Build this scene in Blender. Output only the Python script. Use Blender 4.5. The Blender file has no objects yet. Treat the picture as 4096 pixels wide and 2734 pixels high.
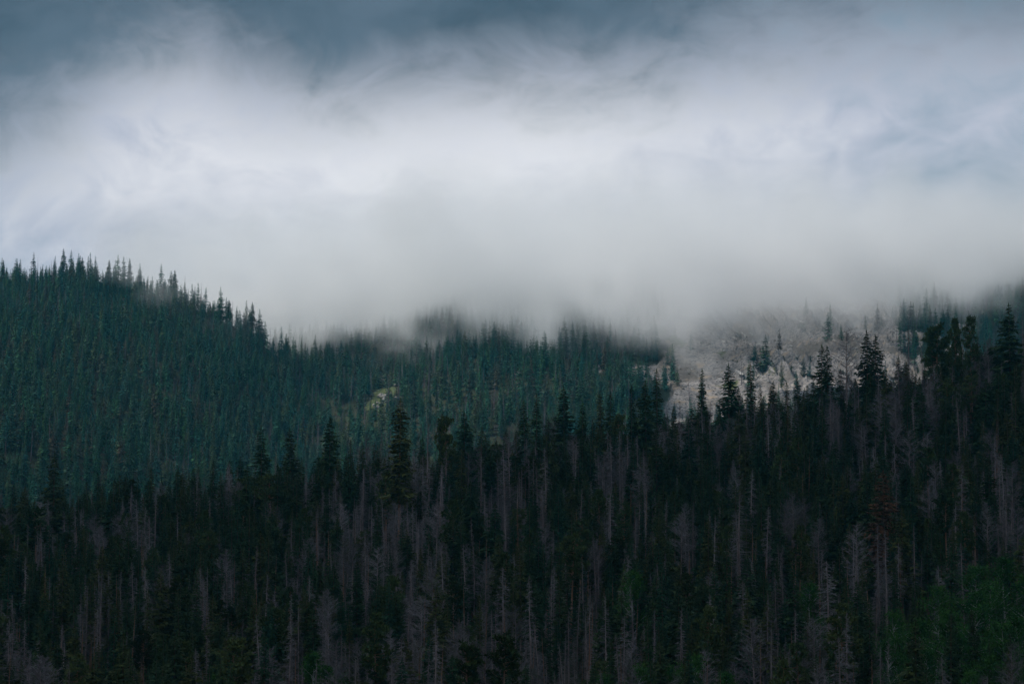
import bpy, math, random
import numpy as np
from mathutils import Matrix, Vector

R = math.radians
scene = bpy.context.scene
COL = scene.collection
rng = random.Random(7)

# ------------------------------------------------------------------ camera
PITCH = R(3.83)
cam_d = bpy.data.cameras.new('camera')
cam_d.sensor_width = 36.0
cam_d.lens = 70.0
cam_d.clip_start = 0.5
cam_d.clip_end = 20000
cam = bpy.data.objects.new('camera', cam_d)
COL.objects.link(cam)
cam.location = (0, 0, 0)
cam.rotation_euler = (math.pi / 2 + PITCH, 0, 0)
scene.camera = cam

# ------------------------------------------------------------------ render / exposure
scene.render.engine = 'CYCLES'
scene.view_settings.view_transform = 'Standard'
scene.view_settings.look = 'None'
scene.view_settings.exposure = 1.20
scene.view_settings.gamma = 1.0
scene.view_settings.use_curve_mapping = False
cy = scene.cycles
cy.max_bounces = 14
cy.diffuse_bounces = 1
cy.glossy_bounces = 1
cy.transmission_bounces = 1
cy.transparent_max_bounces = 4
cy.volume_bounces = 14
cy.volume_step_rate = 2.5
cy.volume_max_steps = 128
cy.use_denoising = True
cy.denoiser = 'OPENIMAGEDENOISE'
cy.caustics_reflective = False
cy.caustics_refractive = False
cy.sample_clamp_indirect = 4.0

# ------------------------------------------------------------------ sun
SUN_EL, SUN_AZ = R(48), R(-96)          # azimuth measured from +Y (view direction) clockwise
sun_d = bpy.data.lights.new('sun', 'SUN')
sun_d.energy = 1.5
sun_d.angle = R(20)
sun_d.color = (1.0, 0.95, 0.88)
sun = bpy.data.objects.new('sun', sun_d)
COL.objects.link(sun)
sdir = Vector((math.sin(SUN_AZ) * math.cos(SUN_EL), math.cos(SUN_AZ) * math.cos(SUN_EL), math.sin(SUN_EL)))
sun.rotation_euler = sdir.to_track_quat('Z', 'Y').to_euler()
sun.location = sdir * 500

# ------------------------------------------------------------------ node helper
class NT:
    """small helper that chains math nodes"""
    def __init__(s, tree):
        s.t = tree
    def n(s, kind, **kw):
        nd = s.t.nodes.new(kind)
        for k, v in kw.items():
            setattr(nd, k, v)
        return nd
    def put(s, sock, v):
        if hasattr(v, 'is_output') or isinstance(v, bpy.types.NodeSocket):
            s.t.links.new(v, sock)
        else:
            sock.default_value = v
    def m(s, op, a, b=0.0, c=0.0, clamp=False):
        nd = s.n('ShaderNodeMath', operation=op, use_clamp=clamp)
        s.put(nd.inputs[0], a); s.put(nd.inputs[1], b)
        if op in ('MULTIPLY_ADD', 'SMOOTH_MIN', 'SMOOTH_MAX', 'WRAP', 'COMPARE'):
            s.put(nd.inputs[2], c)
        return nd.outputs[0]
    def smooth(s, v, a, b, lo=0.0, hi=1.0):
        nd = s.n('ShaderNodeMapRange', interpolation_type='SMOOTHSTEP')
        s.put(nd.inputs[0], v); s.put(nd.inputs[1], a); s.put(nd.inputs[2], b)
        s.put(nd.inputs[3], lo); s.put(nd.inputs[4], hi)
        return nd.outputs[0]
    def vmul(s, v, sc):
        nd = s.n('ShaderNodeVectorMath', operation='MULTIPLY')
        s.put(nd.inputs[0], v); nd.inputs[1].default_value = sc
        return nd.outputs[0]
    def vadd(s, v, w):
        nd = s.n('ShaderNodeVectorMath', operation='ADD')
        s.put(nd.inputs[0], v); s.put(nd.inputs[1], w)
        return nd.outputs[0]
    def noise(s, vec, scale, detail=4.0, rough=0.5, dist=0.0, color=False):
        nd = s.n('ShaderNodeTexNoise')
        s.put(nd.inputs['Vector'], vec)
        nd.inputs['Scale'].default_value = scale
        nd.inputs['Detail'].default_value = detail
        nd.inputs['Roughness'].default_value = rough
        nd.inputs['Distortion'].default_value = dist
        return nd.outputs['Color'] if color else nd.outputs[0]
    def curve(s, v, pts, lo=0.0, hi=1.0):
        """piecewise curve through pts (x, y); x normalised by the caller to lo..hi, y 0..1"""
        mr = s.n('ShaderNodeMapRange')
        s.put(mr.inputs[0], v); mr.inputs[1].default_value = lo; mr.inputs[2].default_value = hi
        nd = s.n('ShaderNodeFloatCurve')
        s.put(nd.inputs['Value'], mr.outputs[0])
        c = nd.mapping.curves[0]
        q = [((x - lo) / (hi - lo), y) for x, y in pts]
        c.points[0].location = q[0]; c.points[1].location = q[-1]
        for p in q[1:-1]:
            c.points.new(*p)
        nd.mapping.update()
        return nd.outputs[0]
    def mix(s, f, a, b):
        nd = s.n('ShaderNodeMix', data_type='RGBA')
        s.put(nd.inputs[0], f); s.put(nd.inputs[6], a); s.put(nd.inputs[7], b)
        return nd.outputs[2]

# ------------------------------------------------------------------ sky: low sun sky behind a full cloud cover
F = 7964.0                                # focal length in pixels of the 4096 px wide photograph
world = bpy.data.worlds.new('World')
scene.world = world
world.use_nodes = True
wt = world.node_tree
wt.nodes.clear()
W = NT(wt)
wo = W.n('ShaderNodeOutputWorld')
sky = W.n('ShaderNodeTexSky', sky_type='NISHITA')
sky.sun_disc = False
sky.sun_elevation = SUN_EL
sky.sun_rotation = SUN_AZ
bg1 = W.n('ShaderNodeBackground'); bg1.inputs[1].default_value = 0.08
wt.links.new(sky.outputs[0], bg1.inputs[0])
D = W.n('ShaderNodeTexCoord').outputs['Generated']
sx = W.n('ShaderNodeSeparateXYZ'); wt.links.new(D, sx.inputs[0])
az = W.m('ARCTAN2', sx.outputs[0], sx.outputs[1])
el = W.m('ARCSINE', sx.outputs[2])
def PX(px): return math.atan((px - 2048) / F)
def PV(py): return math.atan((1367 - py) / F) + PITCH
Dw = W.vadd(D, W.vmul(W.noise(W.vmul(D, (1, 1, 1.4)), 7.0, 3, 0.5, color=True), (0.07, 0.07, 0.07)))
n_big = W.noise(W.vmul(Dw, (1, 1, 1.8)), 5.5, 6, 0.55)
n_mid = W.noise(W.vmul(Dw, (1, 1, 1.5)), 13.0, 8, 0.58, 0.35)
n_fin = W.noise(W.vmul(Dw, (1, 1, 1.35)), 38.0, 8, 0.6, 0.5)
# lower rim of the dark slate deck
edge_px = [(-400, 700), (0, 560), (300, 430), (560, 300), (760, 290), (960, 370), (1250, 430), (1700, 425), (2300, 380), (2700, 290), (3000, 190), (3400, 130), (4096, 150), (4500, 180)]
EV = 0.30
edge = W.curve(az, [(PX(x), PV(y) / EV) for x, y in edge_px], PX(-400), PX(4500))
edge = W.m('MULTIPLY', edge, EV)
tb = W.m('SUBTRACT', el, edge)
tb = W.m('ADD', tb, W.m('MULTIPLY', W.m('SUBTRACT', n_mid, 0.5), 0.085))
tb = W.m('ADD', tb, W.m('MULTIPLY', W.m('SUBTRACT', n_fin, 0.5), 0.05))
dark = W.smooth(tb, -0.040, 0.048)
patch = W.smooth(n_big, 0.42, 0.72, 0.0, 0.45)
wup = W.smooth(el, 0.27, 0.5)
dark = W.m('MULTIPLY', dark, W.m('ADD', W.m('SUBTRACT', 1.0, wup), W.m('MULTIPLY', wup, patch)))
# white body of the cloud, brightest in its thick middle
gu = W.m('DIVIDE', W.m('SUBTRACT', az, PX(1850)), 0.205)
gv = W.m('DIVIDE', W.m('SUBTRACT', el, PV(740)), 0.078)
g = W.m('POWER', 2.718, W.m('MULTIPLY', W.m('ADD', W.m('MULTIPLY', gu, gu), W.m('MULTIPLY', gv, gv)), -1.0))
body = W.m('ADD', 0.29, W.m('MULTIPLY', g, 0.42))
body = W.m('ADD', body, W.m('MULTIPLY', W.m('SUBTRACT', n_mid, 0.5), 0.45))
body = W.m('ADD', body, W.m('MULTIPLY', W.m('SUBTRACT', n_big, 0.5), 0.25))
body = W.m('ADD', body, W.m('MULTIPLY', W.m('SUBTRACT', n_fin, 0.5), 0.34))
wr = W.n('ShaderNodeValToRGB')
wt.links.new(body, wr.inputs[0])
cr = wr.color_ramp
cr.elements[0].position = 0.22; cr.elements[0].color = (0.20, 0.26, 0.325, 1)
cr.elements[1].position = 0.72; cr.elements[1].color = (0.665, 0.66, 0.685, 1)
e = cr.elements.new(0.42); e.color = (0.385, 0.405, 0.475, 1)
e = cr.elements.new(0.56); e.color = (0.525, 0.53, 0.575, 1)
slate = W.mix(W.smooth(n_mid, 0.3, 0.7), (0.032, 0.058, 0.082, 1), (0.075, 0.110, 0.148, 1))
cc = W.mix(dark, wr.outputs[0], slate)
bg2 = W.n('ShaderNodeBackground'); bg2.inputs[1].default_value = 0.60
wt.links.new(cc, bg2.inputs[0])
ms = W.n('ShaderNodeMixShader'); ms.inputs[0].default_value = 0.97
wt.links.new(bg1.outputs[0], ms.inputs[1]); wt.links.new(bg2.outputs[0], ms.inputs[2])
wt.links.new(ms.outputs[0], wo.inputs['Surface'])

# ------------------------------------------------------------------ projection helpers (photograph pixels <-> place)
CP, SP = math.cos(PITCH), math.sin(PITCH)
def project(x, y, z):
    dep = y * CP + z * SP
    return 2048 + F * x / dep, 1367 - F * (-y * SP + z * CP) / dep
def z_at(py, y):
    k = (1367 - py) / F
    return y * (SP + k * CP) / (CP - k * SP)
def x_at(px, y, z=0.0):
    return (px - 2048) / F * (y * CP + z * SP)

# ------------------------------------------------------------------ terrain shape
def fade(a, b, v):
    t = np.clip((v - a) / (b - a), 0, 1)
    return t * t * (3 - 2 * t)
_r = np.random.RandomState(3)
_LAT = _r.rand(64, 64)
def vnoise(x, y):
    xi = np.floor(x).astype(int); yi = np.floor(y).astype(int)
    fx = x - xi; fy = y - yi
    fx = fx * fx * (3 - 2 * fx); fy = fy * fy * (3 - 2 * fy)
    a = _LAT[xi % 64, yi % 64]; b = _LAT[(xi + 1) % 64, yi % 64]
    c = _LAT[xi % 64, (yi + 1) % 64]; d = _LAT[(xi + 1) % 64, (yi + 1) % 64]
    return (a * (1 - fx) + b * fx) * (1 - fy) + (c * (1 - fx) + d * fx) * fy - 0.5
def fbm(x, y, o=4):
    s = 0; a = 1.0
    for k in range(o):
        s = s + a * vnoise(x * 2 ** k + 17.3 * k, y * 2 ** k + 5.1 * k); a *= 0.5
    return s
YC = 420.0
def h_near(x, y):
    zc = np.interp(x, [-300, -108, -55, -2, 50, 108, 200], [-27, -20, -13, -6, 2, 15, 32])
    zb = np.interp(x, [-120, 0, 120], [-35, -33, -29])
    up = zb + (zc - zb) * ((y - 230) / (YC - 230))
    near = np.interp(y, [-400, -40, 15, 90, 170, 230], [-6, -2.0, -1.9, -16, -35, -33.5])
    z = np.where(y < 230, near + fade(150, 230, y) * (zb + 33.5), up)
    back = zc - (y - YC) * 0.22
    z = np.where(y > YC, back, z)
    return np.maximum(z, -70)
RX = np.array([-900, -500, -347, -290, -248, -222, -192, -171, -154, -134, -110, -84, -40, 40])
RY = np.array([1500, 1420, 1350, 1340, 1330, 1322, 1310, 1300, 1290, 1275, 1255, 1220, 1160, 1080])
RPY = np.array([1000, 1110, 1135, 1120, 1165, 1205, 1280, 1335, 1415, 1495, 1590, 1690, 1840, 2100])
RZ = np.array([z_at(p, y) for p, y in zip(RPY, RY)])
def h_hill(x, y):
    zr = np.interp(x, RX, RZ); yr = np.interp(x, RX, RY)
    f = zr - (yr - y) * 0.245
    b = zr - (y - yr) * 0.55
    return np.where(y < yr, f, b) + fbm(x / 70, y / 70, 3) * 7 * fade(0, 120, np.abs(y - yr))
def h_mount(x, y):
    rise = np.interp(x, [-300, -100, 60, 150, 300, 420, 700], [0.28, 0.285, 0.285, 0.295, 0.30, 0.33, 0.33])
    z = 24 + (y - 1050) * rise - 30 * fade(0, -120, x) - 75 * fade(-140, -290, x)
    top = 1482 + 12 * np.sin(x / 60.0)
    z = np.where(y > top, 24 + (top - 1050) * rise - (y - top) * 0.35 - 30 * fade(0, -120, x) - 75 * fade(-140, -290, x), z)
    return z + fbm(x / 85 + 9, y / 85, 4) * 17
def scree_mask(x, y):
    """1 where the mountainside is bare rock and rubble"""
    left = 86 + (y - 1150) * -0.03 + fbm(x / 30, y / 30, 3) * 48
    right = 250 + fbm(x / 40 + 4, y / 40, 3) * 60
    return fade(-9, 9, x - left) * (1 - fade(-25, 25, x - right)) * fade(1040, 1070, y)
GX, GY = x_at(1535, 1200, 60), 1200.0
def clearing(x, y):
    return 1 - fade(0.55, 1.0, np.hypot((x - GX) / 10.5, (y - GY) / 44.0) + fbm(x / 9, y / 20, 3) * 0.5)
def smax(a, b, k):
    h = np.clip(0.5 + 0.5 * (a - b) / k, 0, 1)
    return b * (1 - h) + a * h + k * h * (1 - h)
def ground(x, y):
    x = np.asarray(x, float); y = np.asarray(y, float)
    far = smax(h_hill(x, y), h_mount(x, y), 8.0)
    far = np.where(y < 700, np.minimum(far, -70), far)
    z = smax(h_near(x, y), np.maximum(far, -72), 3.0)
    return z
def gz(x, y):
    return float(ground(np.array([x]), np.array([y]))[0])

# ------------------------------------------------------------------ materials
def new_mat(name):
    m = bpy.data.materials.new(name)
    m.use_nodes = True
    m.node_tree.nodes.clear()
    T = NT(m.node_tree)
    out = T.n('ShaderNodeOutputMaterial')
    b = T.n('ShaderNodeBsdfPrincipled')
    b.inputs['Roughness'].default_value = 0.85
    b.inputs['Specular IOR Level'].default_value = 0.12
    m.node_tree.links.new(b.outputs[0], out.inputs[0])
    return m, T, b, out
def leaf_mat(name, cols, detail=(0.75, 1.3), scale=1.2, transl=0.0):
    """foliage: each tree takes one of a range of tints, with finer light and dark clumps"""
    m, T, b, out = new_mat(name)
    rnd = T.n('ShaderNodeObjectInfo').outputs['Random']
    ramp = T.n('ShaderNodeValToRGB')
    T.put(ramp.inputs[0], rnd)
    el = ramp.color_ramp.elements
    el[0].position = 0.0; el[0].color = (*cols[0], 1)
    el[1].position = 1.0; el[1].color = (*cols[-1], 1)
    for i, c in enumerate(cols[1:-1]):
        e = el.new((i + 1) / (len(cols) - 1)); e.color = (*c, 1)
    geo = T.n('ShaderNodeTexCoord').outputs['Object']
    nz = T.noise(geo, scale, 3, 0.6)
    isl = T.n('ShaderNodeNewGeometry').outputs['Random Per Island']
    k = T.m('MULTIPLY', T.smooth(nz, 0.3, 0.7, detail[0], detail[1]), T.m('ADD', 0.7, T.m('MULTIPLY', isl, 0.6)))
    mul = T.n('ShaderNodeVectorMath', operation='SCALE')
    T.put(mul.inputs[0], ramp.outputs[0]); T.put(mul.inputs['Scale'], k)
    T.put(b.inputs['Base Color'], mul.outputs[0])
    if transl:
        tr = T.n('ShaderNodeBsdfTranslucent'); T.put(tr.inputs[0], mul.outputs[0])
        mx = T.n('ShaderNodeMixShader'); mx.inputs[0].default_value = transl
        T.put(mx.inputs[1], b.outputs[0]); T.put(mx.inputs[2], tr.outputs[0]); T.put(out.inputs[0], mx.outputs[0])
    return m
def bark_mat(name, cols, scale=2.0):
    m, T, b, out = new_mat(name)
    rnd = T.n('ShaderNodeObjectInfo').outputs['Random']
    geo = T.vmul(T.n('ShaderNodeTexCoord').outputs['Object'], (1, 1, 0.25))
    nz = T.noise(geo, scale, 4, 0.65)
    f = T.m('ADD', T.smooth(nz, 0.32, 0.68, 0, 0.6), T.m('MULTIPLY', rnd, 0.4))
    ramp = T.n('ShaderNodeValToRGB'); T.put(ramp.inputs[0], f)
    el = ramp.color_ramp.elements
    el[0].color = (*cols[0], 1); el[1].color = (*cols[-1], 1)
    for i, c in enumerate(cols[1:-1]):
        e = el.new((i + 1) / (len(cols) - 1)); e.color = (*c, 1)
    T.put(b.inputs['Base Color'], ramp.outputs[0])
    bp = T.n('ShaderNodeBump'); bp.inputs['Strength'].default_value = 0.5; bp.inputs['Distance'].default_value = 0.05
    T.put(bp.inputs['Height'], T.noise(geo, 9.0, 3, 0.6)); T.put(b.inputs['Normal'], bp.outputs[0])
    return m
M_SPRUCE = leaf_mat('spruce_needles', [(0.020, 0.040, 0.014), (0.030, 0.056, 0.014), (0.018, 0.054, 0.024), (0.062, 0.070, 0.015), (0.026, 0.050, 0.016)])
M_PINE = leaf_mat('pine_needles', [(0.030, 0.050, 0.013), (0.048, 0.064, 0.014), (0.030, 0.054, 0.016)])
M_RUST = leaf_mat('rusty_needles', [(0.085, 0.040, 0.018), (0.10, 0.048, 0.024)])
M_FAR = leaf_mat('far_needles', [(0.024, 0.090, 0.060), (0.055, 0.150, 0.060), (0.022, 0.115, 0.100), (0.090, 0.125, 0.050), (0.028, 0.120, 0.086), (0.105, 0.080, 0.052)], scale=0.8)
M_ASPEN = leaf_mat('aspen_leaves', [(0.022, 0.080, 0.013), (0.046, 0.125, 0.020)], scale=0.9, transl=0.25)
M_BARK = bark_mat('conifer_bark', [(0.07, 0.045, 0.035), (0.15, 0.085, 0.055), (0.20, 0.15, 0.12)])
M_RED = bark_mat('reddish_bark', [(0.12, 0.06, 0.035), (0.24, 0.12, 0.065), (0.30, 0.19, 0.13)])
M_DEAD = bark_mat('dead_wood', [(0.070, 0.061, 0.063), (0.135, 0.120, 0.124), (0.26, 0.235, 0.24)], 1.0)
M_DTRUNK = bark_mat('dead_trunk', [(0.10, 0.075, 0.07), (0.20, 0.15, 0.135), (0.32, 0.26, 0.24)])
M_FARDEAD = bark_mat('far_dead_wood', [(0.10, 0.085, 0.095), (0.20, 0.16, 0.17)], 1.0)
M_PALE = bark_mat('aspen_bark', [(0.22, 0.22, 0.19), (0.42, 0.42, 0.37)])

def rock_nodes(T, pos):
    n1 = T.noise(pos, 0.05, 5, 0.6); n2 = T.noise(pos, 0.6, 4, 0.65)
    c = T.mix(T.smooth(n1, 0.35, 0.65), (0.20, 0.185, 0.18, 1), (0.35, 0.32, 0.295, 1))
    c = T.mix(T.smooth(n2, 0.42, 0.66), c, (0.085, 0.08, 0.08, 1))
    c = T.mix(T.smooth(T.noise(T.vmul(pos, (1, .3, 1)), 0.045, 4, 0.6), 0.5, 0.68), c, (0.15, 0.13, 0.11, 1))
    warm = T.noise(pos, 0.13, 3, 0.5)
    return T.mix(T.smooth(warm, 0.58, 0.72), c, (0.31, 0.25, 0.19, 1)), n2
m_rock, T, b, out = new_mat('granite')
pos = T.n('ShaderNodeNewGeometry').outputs['Position']
c, n2 = rock_nodes(T, pos)
rnd = T.n('ShaderNodeObjectInfo').outputs['Random']
c = T.mix(T.m('MULTIPLY', rnd, 0.55), c, (0.58, 0.56, 0.52, 1))
T.put(b.inputs['Base Color'], c)
bp = T.n('ShaderNodeBump'); bp.inputs['Strength'].default_value = 0.7; bp.inputs['Distance'].default_value = 0.4
T.put(bp.inputs['Height'], n2); T.put(b.inputs['Normal'], bp.outputs[0])
M_ROCK = m_rock

m_ter, T, b, out = new_mat('mountain_ground')
pos = T.n('ShaderNodeNewGeometry').outputs['Position']
c, n2 = rock_nodes(T, pos)
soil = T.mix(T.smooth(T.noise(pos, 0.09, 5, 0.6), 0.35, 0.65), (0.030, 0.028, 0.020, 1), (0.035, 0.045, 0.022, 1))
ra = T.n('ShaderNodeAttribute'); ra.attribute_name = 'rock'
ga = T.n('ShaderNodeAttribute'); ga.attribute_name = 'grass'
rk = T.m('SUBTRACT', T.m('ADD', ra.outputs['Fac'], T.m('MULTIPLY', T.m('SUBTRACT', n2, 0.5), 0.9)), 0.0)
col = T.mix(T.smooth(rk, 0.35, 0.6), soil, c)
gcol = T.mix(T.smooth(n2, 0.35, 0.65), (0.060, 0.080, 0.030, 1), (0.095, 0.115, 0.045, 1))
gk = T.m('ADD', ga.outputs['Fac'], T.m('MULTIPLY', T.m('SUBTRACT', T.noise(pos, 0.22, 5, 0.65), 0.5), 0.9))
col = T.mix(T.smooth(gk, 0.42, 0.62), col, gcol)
T.put(b.inputs['Base Color'], col)
bp = T.n('ShaderNodeBump'); bp.inputs['Strength'].default_value = 0.8; bp.inputs['Distance'].default_value = 0.8
T.put(bp.inputs['Height'], T.noise(pos, 0.7, 6, 0.7)); T.put(b.inputs['Normal'], bp.outputs[0])
M_GROUND = m_ter

# ------------------------------------------------------------------ mesh helpers
def mesh_from(name, v, f, mats, idx=None, smooth=False):
    me = bpy.data.meshes.new(name)
    me.from_pydata([tuple(p) for p in v], [], f)
    for m in mats:
        me.materials.append(m)
    if idx is not None:
        me.polygons.foreach_set('material_index', idx)
    if smooth:
        me.polygons.foreach_set('use_smooth', [True] * len(me.polygons))
    me.update()
    return me
def tag(o, label=None, cat=None, group=None, kind=None):
    if label: o['label'] = label
    if cat: o['category'] = cat
    if group: o['group'] = group
    if kind: o['kind'] = kind
    return o
def add(name, data, parent=None):
    o = bpy.data.objects.new(name, data)
    COL.objects.link(o)
    if parent:
        o.parent = parent
    return o
def grid_mesh(name, X, Y, Z, mat, attrs=None):
    ny, nx = X.shape
    v = np.stack([X, Y, Z], -1).reshape(-1, 3)
    i = np.arange(ny * nx).reshape(ny, nx)
    q = np.stack([i[:-1, :-1], i[:-1, 1:], i[1:, 1:], i[1:, :-1]], -1).reshape(-1, 4)
    me = bpy.data.meshes.new(name)
    me.vertices.add(len(v)); me.vertices.foreach_set('co', v.ravel().astype(np.float32))
    me.loops.add(q.size); me.loops.foreach_set('vertex_index', q.ravel().astype(np.int32))
    me.polygons.add(len(q)); me.polygons.foreach_set('loop_start', np.arange(0, q.size, 4, dtype=np.int32))
    me.polygons.foreach_set('use_smooth', np.ones(len(q), bool))
    me.update(calc_edges=True)
    me.materials.append(mat)
    for k, a in (attrs or {}).items():
        at = me.attributes.new(k, 'FLOAT', 'POINT')
        at.data.foreach_set('value', a.ravel().astype(np.float32))
    return me

# ------------------------------------------------------------------ the ground, reaching past the mountains
ys = np.concatenate([np.linspace(-300, 180, 40), np.linspace(186, 470, 90), np.linspace(480, 780, 30),
                     np.linspace(786, 1620, 200), np.geomspace(1640, 9000, 30)])
xs = np.linspace(-1, 1, 260)
X = xs[None, :] * (np.maximum(np.abs(ys), 120)[:, None] * 0.55 + 60)
Y = np.repeat(ys[:, None], len(xs), 1)
Z = ground(X, Y)
sm = scree_mask(X, Y); cl = clearing(X, Y)
Z = Z - 5.0 * fade(0.55, 1.0, sm) * fade(1070, 1090, Y)          # the rock face below lies on top here
outc = fade(0.22, 0.42, fbm(X / 16 + 3, Y / 24, 3)) * fade(1100, 1200, Y) * fade(-60, -20, X)
terrain = add('terrain', grid_mesh('terrain', X, Y, Z, M_GROUND,
              {'rock': np.clip(np.maximum(outc * 0.8, sm), 0, 1), 'grass': np.clip(cl, 0, 1)}))
tag(terrain, kind='structure')

# bare rock face with slanting strata and rubble
XL, XR, YF, YB = 60, 380, 1046, 1500
gx = np.arange(XL, XR, 1.15); gy = np.arange(YF, YB, 1.25)
X, Y = np.meshgrid(gx, gy)
Z = ground(X, Y)
sm = scree_mask(X, Y)
bed = fade(118, 150, X + fbm(X / 22, Y / 22, 3) * 30) * (1 - fade(330, 360, X))   # bedrock right of the rubble
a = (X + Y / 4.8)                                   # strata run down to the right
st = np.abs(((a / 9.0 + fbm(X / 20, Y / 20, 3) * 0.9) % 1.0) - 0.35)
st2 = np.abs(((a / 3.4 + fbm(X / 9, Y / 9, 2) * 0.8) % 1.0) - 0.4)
Z = Z + bed * (st * 9.0 + st2 * 3.0 + fbm(X / 5, Y / 5, 3) * 2.6 - 2.2) + (1 - bed) * fbm(X / 3.2, Y / 3.2, 3) * 1.3
Z = Z - 7.0 * (1 - fade(0.15, 0.75, sm))
ex = np.minimum.reduce([X - XL, XR - X - 1, Y - YF, YB - Y - 1])
Z = Z - 9 * (1 - fade(0, 18, ex))
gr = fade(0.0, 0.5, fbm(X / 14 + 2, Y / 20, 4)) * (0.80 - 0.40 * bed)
rock_face = add('rock_face', grid_mesh('rock_face', X, Y, Z, M_GROUND, {'rock': 1 - bed * 0.75 * (1 - fade(0.03, 0.16, st)) - bed * 0.35 * (1 - fade(0.02, 0.12, st2)), 'grass': gr}))  # crevice shade put into the colour: strata cracks drop to the soil tone
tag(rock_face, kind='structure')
def scree_z(x, y):
    i = min(max(int((y - YF) / 1.25), 0), len(gy) - 2); j = min(max(int((x - XL) / 1.15), 0), len(gx) - 2)
    return float(Z[i, j])

# ------------------------------------------------------------------ stones on the rock face and in the clearing
def stone_mesh(seed, flat):
    r = random.Random(seed)
    import bmesh
    bm = bmesh.new()
    bmesh.ops.create_icosphere(bm, subdivisions=2, radius=0.5)
    planes = [(Vector((r.gauss(0, 1), r.gauss(0, 1), r.gauss(0, 1))).normalized(), r.uniform(0.25, 0.42)) for _ in range(9)]
    for vtx in bm.verts:
        p = vtx.co.copy()
        for nrm, d in planes:
            k = p.dot(nrm) - d
            if k > 0:
                p -= nrm * k
        vtx.co = Vector((p.x, p.y, p.z * flat))
    bmesh.ops.dissolve_limit(bm, angle_limit=R(6), verts=bm.verts, edges=bm.edges)
    bmesh.ops.triangulate(bm, faces=bm.faces)
    me = bpy.data.meshes.new('stone'); bm.to_mesh(me); bm.free()
    me.materials.append(M_ROCK)
    return me
STONES = [stone_mesh(i, 0.8) for i in range(6)]
SLABS = [stone_mesh(20 + i, 0.55) for i in range(5)]
r = random.Random(11)
k = 0
while k < 170:
    x = r.uniform(82, 300); y = r.uniform(1065, 1400)
    if float(scree_mask(np.array([x]), np.array([y]))[0]) < 0.6: continue
    if x > 150 and r.random() < 0.6: continue
    s = 1.3 + 2.2 * r.random() ** 3
    o = add('boulder', r.choice(STONES), rock_face)
    o.location = (x, y, scree_z(x, y) + 0.12 * s); o.scale = (s * r.uniform(.8, 1.4), s, s * r.uniform(.7, 1.1))
    o.rotation_euler = (r.uniform(-.4, .4), r.uniform(-.4, .4), r.uniform(0, 6.3)); k += 1
k = 0
while k < 150:
    x = r.uniform(125, 330); y = r.uniform(1075, 1430)
    if float(scree_mask(np.array([x]), np.array([y]))[0]) < 0.5: continue
    L = r.uniform(8, 20)
    o = add('rock_slab', r.choice(SLABS), rock_face)
    o.location = (x, y, scree_z(x, y) - 0.1); o.scale = (L, r.uniform(1.6, 3.2), r.uniform(2.0, 4.2))
    o.rotation_euler = (r.uniform(.1, .5), R(18) + r.uniform(-.12, .12), -R(78) + r.uniform(-.06, .06)); k += 1
# loose rubble too small to pick out
vs, fs = [], []
k = 0
while k < 5200:
    x = r.uniform(78, 290); y = r.uniform(1060, 1420)
    if float(scree_mask(np.array([x]), np.array([y]))[0]) < 0.45: continue
    if x > 150 and r.random() < 0.7: k += 1; continue
    s = 0.35 + 0.8 * r.random() ** 2; n0 = len(vs); z = scree_z(x, y) + 0.1 * s
    a = r.uniform(0, 6.3)
    for j in range(4):
        rr = s * r.uniform(.7, 1.3); vs.append((x + rr * math.cos(a + j * 1.57), y + rr * math.sin(a + j * 1.57), z + r.uniform(-.2, .2) * s))
    vs.append((x, y, z + s * r.uniform(.5, 1.0))); vs.append((x, y, z - s))
    for j in range(4):
        fs.append((n0 + j, n0 + (j + 1) % 4, n0 + 4)); fs.append((n0 + (j + 1) % 4, n0 + j, n0 + 5))
    k += 1
tag(add('rubble', mesh_from('rubble', vs, fs, [M_ROCK]), rock_face), kind='stuff')
for i in range(22):
    x = GX + r.gauss(1, 4.0); y = GY - 12 + r.gauss(0, 14); s = 1.8 + 3.6 * r.random() ** 2
    o = add('boulder', r.choice(STONES), terrain)
    o.location = (x, y, gz(x, y) + 0.2 * s); o.scale = (s * r.uniform(.9, 1.5), s, s * r.uniform(.8, 1.2)); o.rotation_euler = (r.uniform(-.4, .4), r.uniform(-.4, .4), r.uniform(0, 6.3))
for px, y, n in ((1160, 1210, 3), (2330, 1250, 6), (2450, 1270, 9), (2380, 1200, 5), (2560, 1180, 6), (2000, 1360, 5)):
    for i in range(n):
        x = x_at(px, y) + r.gauss(0, 6); yy = y + r.gauss(0, 9); s = r.uniform(1.6, 4)
        o = add('outcrop', r.choice(STONES + SLABS), terrain)
        o.location = (x, yy, gz(x, yy) + 0.25 * s); o.scale = (s, s, s * r.uniform(.8, 1.6)); o.rotation_euler = (r.uniform(-.5, .5), r.uniform(-.5, .5), r.uniform(0, 6.3))

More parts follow.
